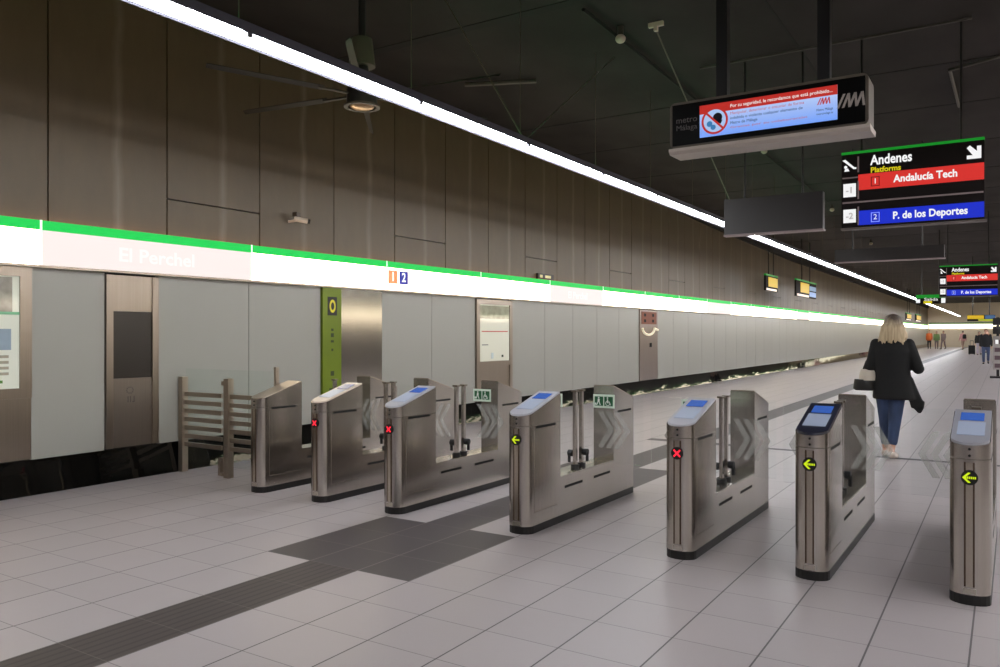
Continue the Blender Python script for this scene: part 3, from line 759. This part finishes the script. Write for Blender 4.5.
side_sign(SY2, SL2, 2.50, .55, 'tiny yellow sign near the wall right of the blonde head, right one', False)

def small_sign(loc, W, H, lab, bars, z_rod):
    t = thing('hanging_sign', lab, 'sign', loc)
    part('board', bx(0, W, 0, .1, 0, H), SIGN_K, t)
    for nme, x0, x1, z0, z1, m in bars: part(nme, bx(W*x0, W*x1, -.008, 0, H*z0, H*z1), m, t)
    rods(t, (W*.2, W*.8), H, ZC-loc[2]-.001, .02)
    return t
t = small_sign((-2.52, 30, 2.46), .86, .30, 'small green and yellow sign left of the far platform sign', [('top_edge', 0, 1, .62, 1.0, G_E), ('yellow_text_bar', .26, .55, .02, .3, Y_E), ('white_square', .0, .14, .1, .5, W_E), ('white_square', .86, 1.0, .05, .6, W_E)], 0)
text('Salida', .14, W_E, t, (.24, -.011, .14), fit=.4)
t = small_sign((-1.42, 41, 2.02), 1.06, .27, 'far yellow and blue sign hanging just above the end wall band', [('yellow_face', 0, .6, .35, .95, lamp_mat('amber_sign2', (226, 186, 40), .85)), ('blue_face', .64, 1.0, .35, .95, lamp_mat('slate_blue_sign', (84, 118, 160), .7)), ('lime_strip', .40, 1.0, .02, .30, lamp_mat('lime_sign', (200, 206, 60), .8))], 0)

# information stand by the right edge
t = thing('information_stand', 'information board on a post with foot at the right edge', 'sign stand', (-.20, 30.86, 0))
part('foot', lambda bm: prism(bm, [(-.22, -.2), (.22, -.2), (.22, .2), (-.22, .2)], 0, .06), DARK, t)
part('pole', bx(-.04, .04, -.02, .06, .06, 2.0), DARK, t)
part('board', bx(-.13, .45, -.06, -.02, .28, 1.38), mat('board_grey', (168, 162, 160), .5), t)
for i in range(4): part('printed_row', bx(-.09, .43, -.064, -.06, .34+.26*i, .48+.26*i), mat('board_print', (96, 74, 84), .6), t)
part('white_square', bx(-.07, .02, -.068, -.064, 1.12, 1.26), W_E, t)
part('top_box', bx(-.14, .14, -.10, .10, 1.45, 1.70), BLACK, t); part('top_box', bx(-.14, .14, -.10, .10, 1.74, 1.98), BLACK, t)

# ------------------------------------------------------------------ people
def bake(name, build, m, parent, voxel, smooth_it=4, loc=(0, 0, 0)):
    bm = bmesh.new(); build(bm); bmesh.ops.recalc_face_normals(bm, faces=bm.faces)
    me = bpy.data.meshes.new('raw'); bm.to_mesh(me); bm.free()
    o = bpy.data.objects.new('raw', me); COL.objects.link(o)
    md = o.modifiers.new('r', 'REMESH'); md.mode = 'VOXEL'; md.voxel_size = voxel; md.use_smooth_shade = True
    if smooth_it:
        s = o.modifiers.new('s', 'SMOOTH'); s.iterations = smooth_it; s.factor = .5
    bpy.context.view_layer.update()
    out = bpy.data.meshes.new_from_object(o.evaluated_get(bpy.context.evaluated_depsgraph_get()))
    bpy.data.objects.remove(o); bpy.data.meshes.remove(me)
    out.name = name; out.materials.clear()
    for p in out.polygons: p.use_smooth = True
    return link(name, out, m, parent, loc)
def ring_loft(bm, secs, n=20):
    """secs: (cx, cy, z, rx, ry)"""
    rings(bm, [[(cx+rx*math.cos(2*PI*i/n), cy+ry*math.sin(2*PI*i/n), z) for i in range(n)] for cx, cy, z, rx, ry in secs])
def cap(bm, p, q, r0, r1): tube(bm, p, q, r0, r1, n=14, round_ends=True)
def hand(bm, wrist, d, side, palm_n):
    """a slightly curled hand: palm, four fingers of different length, thumb from the side"""
    d = Vector(d).normalized(); pn = Vector(palm_n).normalized(); s = d.cross(pn).normalized()*side; w = Vector(wrist)
    for k in range(4): cap(bm, w+s*(.012*(k-1.5))*.6, w+d*.075+s*(.021*(k-1.5)), .016, .014)
    for k, L in enumerate((.066, .078, .072, .056)):
        b = w+d*.085+s*(.022*(k-1.5)); mid = b+d*L*.5+pn*.008; tip = mid+d*L*.42+pn*.022
        cap(bm, b, mid, .0095, .009); cap(bm, mid, tip, .009, .0075)
    b = w+d*.025-s*.030; cap(bm, b, b+d*.03-s*.025+pn*.01, .012, .011); cap(bm, b+d*.03-s*.025+pn*.01, b+d*.058-s*.032+pn*.022, .011, .009)

SKIN = mat('skin', (206, 160, 138), .55)
def figure(loc, rotz, label, J, cl, voxel=.012, s=1.0, group=None):
    """J: joint positions; cl: clothing builders"""
    t = thing('person', label, 'person', loc, rotz, group); t.scale = (s, s, s)
    def body(bm):
        hc = Vector(J['head'])
        ell(bm, hc, (.074, .094, .112)); ell(bm, hc+Vector((0, .035, -.05)), (.05, .055, .055))
        cap(bm, hc+Vector((0, -.005, -.07)), J['neck'], .05, .056)
        cap(bm, hc+Vector((0, .092, .0)), hc+Vector((0, .106, -.03)), .011, .015)       # nose
        for sx in (-1, 1):
            ell(bm, hc+Vector((sx*.076, -.002, -.01)), (.012, .022, .032))               # ears
        cap(bm, hc+Vector((-.02, .086, -.062)), hc+Vector((.02, .086, -.062)), .008, .008)  # mouth
        nk = Vector(J['neck']); pv = Vector(J['pelvis'])
        for sx in (-1, 1): cap(bm, nk+Vector((0, 0, -.03)), J['sh'+'LR'[sx > 0]], .055, .056)
        ring_loft(bm, [(nk.x, nk.y-.005, nk.z-.02, .10, .07), (nk.x*.8+pv.x*.2, nk.y, nk.z-.12, .155, .10), (nk.x*.6+pv.x*.4, nk.y, nk.z-.26, .145, .105), (pv.x, pv.y, pv.z+.16, .125, .095), (pv.x, pv.y, pv.z, .155, .11), (pv.x, pv.y, pv.z-.08, .13, .10)])
        for c in 'LR':
            cap(bm, J['hip'+c], J['kn'+c], .082, .056); cap(bm, J['kn'+c], J['an'+c], .056, .036)
            an = Vector(J['an'+c]); toe = Vector(J['toe'+c]); cap(bm, an+Vector((0, -.02, -.03)), toe, .034, .026)
            cap(bm, J['sh'+c], J['el'+c], .047, .037); cap(bm, J['el'+c], J['wr'+c], .037, .025)
            d = Vector(J['wr'+c])-Vector(J['el'+c])
            hand(bm, J['wr'+c], d, 1 if c == 'L' else -1, J.get('palm'+c, (0.01, .6, .2)))
    b = bake('body', body, SKIN, t, voxel, 2)
    hc = Vector(J['head'])
    for sx in (-1, 1): part('eye', lambda bm: ell(bm, hc+Vector((sx*.03, .083, .004)), (.013, .012, .009), 8), mat('eye_dark', (50, 40, 36), .3), b)
    for nme, build, m, vx, sm in cl(J): bake(nme, build, m, t, vx, sm)
    return t

def std_joints(stride=.2, arms=0.0, H=1.7):
    z = H/1.7
    J = dict(head=(0, .01, 1.585*z), neck=(0, -.01, 1.45*z), pelvis=(0, 0, .95*z))
    for c, sx in (('L', -1), ('R', 1)):
        st = stride*sx
        J['sh'+c] = (sx*.175, -.01, 1.385*z); J['hip'+c] = (sx*.088, 0, .90*z)
        lift = .06 if st < 0 else 0
        J['kn'+c] = (sx*.095, st*.5+.05, .49*z); J['an'+c] = (sx*.09, st, .10*z+lift); J['toe'+c] = (sx*.10, st+.14, .03+lift*.2)
        J['el'+c] = (sx*.23, -.03-st*.25, 1.10*z); J['wr'+c] = (sx*.24, .06-st*.5, .85*z)
        J['palm'+c] = (-sx, .2, 0)
    return J

def std_clothes(top, bottom, hair, shoes, top_hem=.82, long_hair=False, pack=None, vx=.02):
    def f(J):
        nk, pv = Vector(J['neck']), Vector(J['pelvis'])
        def jacket(bm):
            ring_loft(bm, [(nk.x, nk.y, nk.z+.0, .075, .07), (nk.x, nk.y-.01, nk.z-.06, .16, .095), (nk.x, nk.y-.005, nk.z-.16, .20, .125), (pv.x, pv.y, pv.z+.22, .185, .13), (pv.x, pv.y, pv.z+.02, .185, .135), (pv.x, pv.y, top_hem, .19, .14)])
            for c in 'LR': cap(bm, J['sh'+c], J['el'+c], .068, .056); cap(bm, J['el'+c], Vector(J['el'+c]).lerp(Vector(J['wr'+c]), .93), .055, .042)
        def trousers(bm):
            ring_loft(bm, [(pv.x, pv.y, pv.z+.06, .15, .115), (pv.x, pv.y, pv.z-.04, .165, .125), (pv.x, pv.y, pv.z-.12, .15, .115)])
            for c in 'LR': cap(bm, J['hip'+c], J['kn'+c], .095, .07); cap(bm, J['kn'+c], Vector(J['kn'+c]).lerp(Vector(J['an'+c]), .92), .07, .056)
        def shoe(bm):
            for c in 'LR':
                an, toe = Vector(J['an'+c]), Vector(J['toe'+c])
                cap(bm, an+Vector((0, -.03, -.05)), toe+Vector((0, .02, .008)), .045, .038)
        def hr(bm):
            h = Vector(J['head']); ell(bm, h+Vector((0, -.018, .025)), (.086, .098, .105))
            if long_hair: ring_loft(bm, [(h.x, h.y-.04, h.z+.03, .085, .07), (h.x, h.y-.055, h.z-.08, .095, .06), (h.x, h.y-.06, h.z-.2, .09, .045)])
        out = [('trousers', trousers, bottom, vx, 3), ('jacket', jacket, top, vx, 3), ('shoes', shoe, shoes, .014, 2), ('hair', hr, hair, .016, 2)]
        return out
    return f

# --- the woman walking away
JE = mat('blue_denim', (46, 62, 94), .8, var=.25, scale=(14, 14, 5))
KNIT = mat('black_knit', (8, 8, 10), .85, var=.3, scale=(25, 25, 25))
def hair_mat():
    m, nt, b = new_nodes('blonde_hair'); g = NG(nt)
    tc = nt.nodes.new('ShaderNodeTexCoord'); sp = nt.nodes.new('ShaderNodeSeparateXYZ'); nt.links.new(tc.outputs['Object'], sp.inputs[0])
    n = g.noise(tc.outputs['Object'], 1.0, 5, (55, 55, 3)); n2 = g.noise(tc.outputs['Object'], 1.0, 3, (18, 18, 4))
    c = g.mix(n, lin((120, 92, 62)), lin((240, 220, 182)))
    f = g.m('MINIMUM', g.m('MAXIMUM', g.m('MULTIPLY', g.m('SUBTRACT', g.m('ADD', sp.outputs['Z'], g.m('MULTIPLY', g.m('SUBTRACT', n2, .5), .16)), 1.565), 8.0), 0.0), 1.0)
    c = g.mix(f, c, lin((72, 58, 48)))
    nt.links.new(c, b.inputs['Base Color']); b.inputs['Roughness'].default_value = .5
    bp = nt.nodes.new('ShaderNodeBump'); bp.inputs['Strength'].default_value = .8; bp.inputs['Distance'].default_value = .02
    nt.links.new(n, bp.inputs['Height']); nt.links.new(bp.outputs['Normal'], b.inputs['Normal'])
    return m
HAIRM = hair_mat()
WJ = dict(head=(.01, .01, 1.60), neck=(0, -.01, 1.45), pelvis=(-.02, 0, .94),
          shL=(-.175, -.01, 1.37), shR=(.175, -.01, 1.37), elL=(-.235, -.03, 1.08), elR=(.275, -.03, 1.08), wrL=(-.20, .22, 1.08), wrR=(.20, .22, 1.12),
          palmL=(.2, .1, .6), palmR=(-.2, .1, .6),
          hipL=(-.10, 0, .88), hipR=(.06, 0, .88), knL=(-.085, .08, .48), knR=(.03, -.02, .48), anL=(-.09, .22, .10), anR=(.0, -.10, .13), toeL=(-.10, .37, .03), toeR=(.03, .03, .035))
def wcl(J):
    def cardigan(bm):
        ring_loft(bm, [(0, -.015, 1.475, .075, .068), (0, -.015, 1.44, .13, .085), (0, -.015, 1.38, .20, .11), (0, -.015, 1.28, .215, .135), (0, -.015, 1.10, .19, .14), (.005, -.01, .98, .195, .15), (.01, -.01, .86, .215, .16), (.02, -.01, .73, .235, .17), (.02, -.01, .715, .225, .16)], 28)
        cap(bm, J['shL'], J['elL'], .066, .064); cap(bm, J['elL'], Vector(J['elL']).lerp(Vector(J['wrL']), .9), .062, .046)
        cap(bm, J['shR'], J['elR'], .066, .064); cap(bm, J['elR'], Vector(J['elR']).lerp(Vector(J['wrR']), .9), .062, .046)
        rings(bm, [[(.10+a, -.05, z), (.17+a+b, -.04, z), (.17+a+b, .08, z), (.10+a, .08, z)] for a, b, z in ((.02, .02, .98), (.05, .05, .82), (.08, .07, .70), (.10, .06, .62))])
        rings(bm, [[(.20, -.04, .66), (.34, -.03, .70), (.34, .07, .70), (.20, .07, .66)], [(.24, -.03, .60), (.33, -.02, .62), (.33, .05, .62), (.24, .05, .60)], [(.27, -.015, .56), (.30, -.01, .56), (.30, .03, .56), (.27, .03, .56)]])
    def jeans(bm):
        ring_loft(bm, [(-.02, 0, 1.0, .145, .115), (-.02, 0, .90, .175, .13), (-.02, 0, .80, .165, .125)])
        for c in 'LR': cap(bm, J['hip'+c], J['kn'+c], .102, .072); cap(bm, J['kn'+c], Vector(J['kn'+c]).lerp(Vector(J['an'+c]), .75), .072, .056)
    def shoe(bm):
        for c in 'LR':
            an, toe = Vector(J['an'+c]), Vector(J['toe'+c])
            cap(bm, an+Vector((0, -.03, -.055)), toe+Vector((0, .02, .008)), .044, .036)
    def hr(bm):
        h = Vector(J['head'])
        ell(bm, h+Vector((0, -.022, .022)), (.100, .108, .106), 20)
        ring_loft(bm, [(h.x, h.y-.03, h.z+.05, .098, .085), (h.x, h.y-.045, h.z-.03, .122, .085), (h.x+.003, h.y-.055, h.z-.10, .148, .080), (h.x+.005, h.y-.062, h.z-.155, .155, .066), (h.x+.006, h.y-.064, h.z-.17, .14, .05)], 24)
        rnd = random.Random(3)
        for i in range(26):
            a = -PI*.02 - i/25*PI*.96
            x, yv = .128*math.cos(a), .058*math.sin(a)-.06
            tl = rnd.uniform(.15, .235); sp = rnd.uniform(1.0, 1.22)
            cap(bm, h+Vector((x*.8, yv, -.02)), h+Vector((x*sp, yv*1.15-.01, -tl)), .024, .008)
    return [('jeans', jeans, JE, .012, 4), ('cardigan', cardigan, KNIT, .012, 6), ('shoes', shoe, mat('cream_shoe', (214, 200, 190), .6), .010, 2), ('hair', hr, HAIRM, .009, 2)]
figure((-1.10, 10.2, 0), math.radians(2), 'person with long blonde hair in black cardigan and jeans walking away past the turnstiles', WJ, wcl, .007, .975)

# her handbag hangs in the crook of the left arm
t = thing('handbag', 'black and off-white handbag hanging from the left arm of the blonde person', 'bag', (-1.10-.29, 10.16, .79))
def bagb(bm):
    ring_loft(bm, [(0, 0, .0, .10, .05), (0, 0, .02, .125, .07), (0, 0, .10, .115, .075), (0, 0, .13, .11, .07)], 20)
part('bag_body', bagb, mat('black_leather', (18, 17, 17), .45), t, smooth=True)
part('bag_top', lambda bm: ring_loft(bm, [(.03, 0, .12, .095, .075), (.035, 0, .17, .095, .072), (.04, 0, .235, .085, .055), (.04, 0, .25, .075, .04)], 20), mat('offwhite_leather', (196, 186, 172), .55), t, smooth=True)
def strap(bm):
    pts = [(-.02, 0, .22), (.02, .0, .34), (.06, .0, .40), (.11, .0, .43), (.14, .01, .36), (.13, .01, .22)]
    for p, q in zip(pts[:-1], pts[1:]): tube(bm, p, q, .012, n=8)
part('strap', strap, mat('strap_black', (24, 22, 22), .5), t)

DK = mat('dark_jacket', (24, 26, 32), .8); DJ = mat('faded_jeans', (72, 86, 120), .8); BR = mat('brown_hair', (70, 50, 40), .7); BS2 = mat('black_shoe', (22, 20, 20), .6)
BK = mat('black_cloth', (22, 22, 24), .8); LIL = mat('lilac_cloth', (176, 168, 186), .8); PK = mat('pink_cloth', (206, 150, 150), .8); ORG = mat('orange_cloth', (206, 104, 48), .8)
GRN = mat('green_cloth', (110, 140, 84), .8); GRY = mat('grey_cloth', (128, 112, 112), .8); TAN = mat('tan_cloth', (168, 140, 126), .8)
figure((-.78, 45.0, 0), PI, 'person in dark jacket and blue jeans coming along the hall near right edge', std_joints(.16), std_clothes(DK, DJ, BR, BS2))
figure((-1.50, 64.0, 0), PI, 'person in black top and pale lilac trousers with dark suitcase, far back', std_joints(.14, H=1.62), std_clothes(BK, LIL, BR, BS2))
figure((-1.15, 72.0, 0), PI, 'person with pink top behind the dark jacket person, far back', std_joints(.1, H=1.66), std_clothes(PK, LIL, BR, BS2))
figure((-3.25, 84.0, 0), .4, 'person in pale pink with black backpack in the far middle of the hall', std_joints(.3, H=1.74), std_clothes(PK, TAN, BR, BS2))
figure((-6.1, 86.0, 0), PI, 'person in orange top and black trousers far away by the left wall', std_joints(.05, H=1.8), std_clothes(ORG, BK, BR, BS2))
figure((-5.55, 87.0, 0), PI, 'person in green top far away, standing between orange and grey persons', std_joints(.05, H=1.72), std_clothes(GRN, GRY, BR, BS2))
figure((-4.95, 86.5, 0), 2.6, 'person in grey clothes far away, right of the green top person', std_joints(.2, H=1.75), std_clothes(GRY, GRY, BR, BS2))
t = thing('backpack', 'small black backpack on the far person in pale pink', 'bag', (-3.25+.13, 84.0-.33, 1.02), .4)
part('pack_body', lambda bm: ring_loft(bm, [(0, 0, 0, .13, .08), (0, 0, .05, .16, .10), (0, 0, .32, .15, .09), (0, 0, .40, .10, .06)]), BK, t, smooth=True)
part('pocket', bx(-.10, .10, -.13, -.08, .06, .2), BK, t)
t = thing('suitcase', 'small black upright suitcase beside the far person with lilac trousers', 'suitcase', (-1.95, 64.3, 0))
part('case_body', bx(-.2, .2, -.12, .12, .06, .66), BK, t, bevel=.03)
part('handle', lambda bm: (tube(bm, (-.1, 0, .66), (-.1, 0, .98), .012), tube(bm, (.1, 0, .66), (.1, 0, .98), .012), tube(bm, (-.1, 0, .98), (.1, 0, .98), .016)), DARK, t)
for x in (-.15, .15): part('wheel', tb((x-.02, 0, .035), (x+.02, 0, .035), .035, n=14), DARK, t)

# ------------------------------------------------------------------ world
wd = bpy.data.worlds.new('world'); SC.world = wd; wd.use_nodes = True
wd.node_tree.nodes['Background'].inputs['Color'].default_value = (.02, .02, .025, 1)
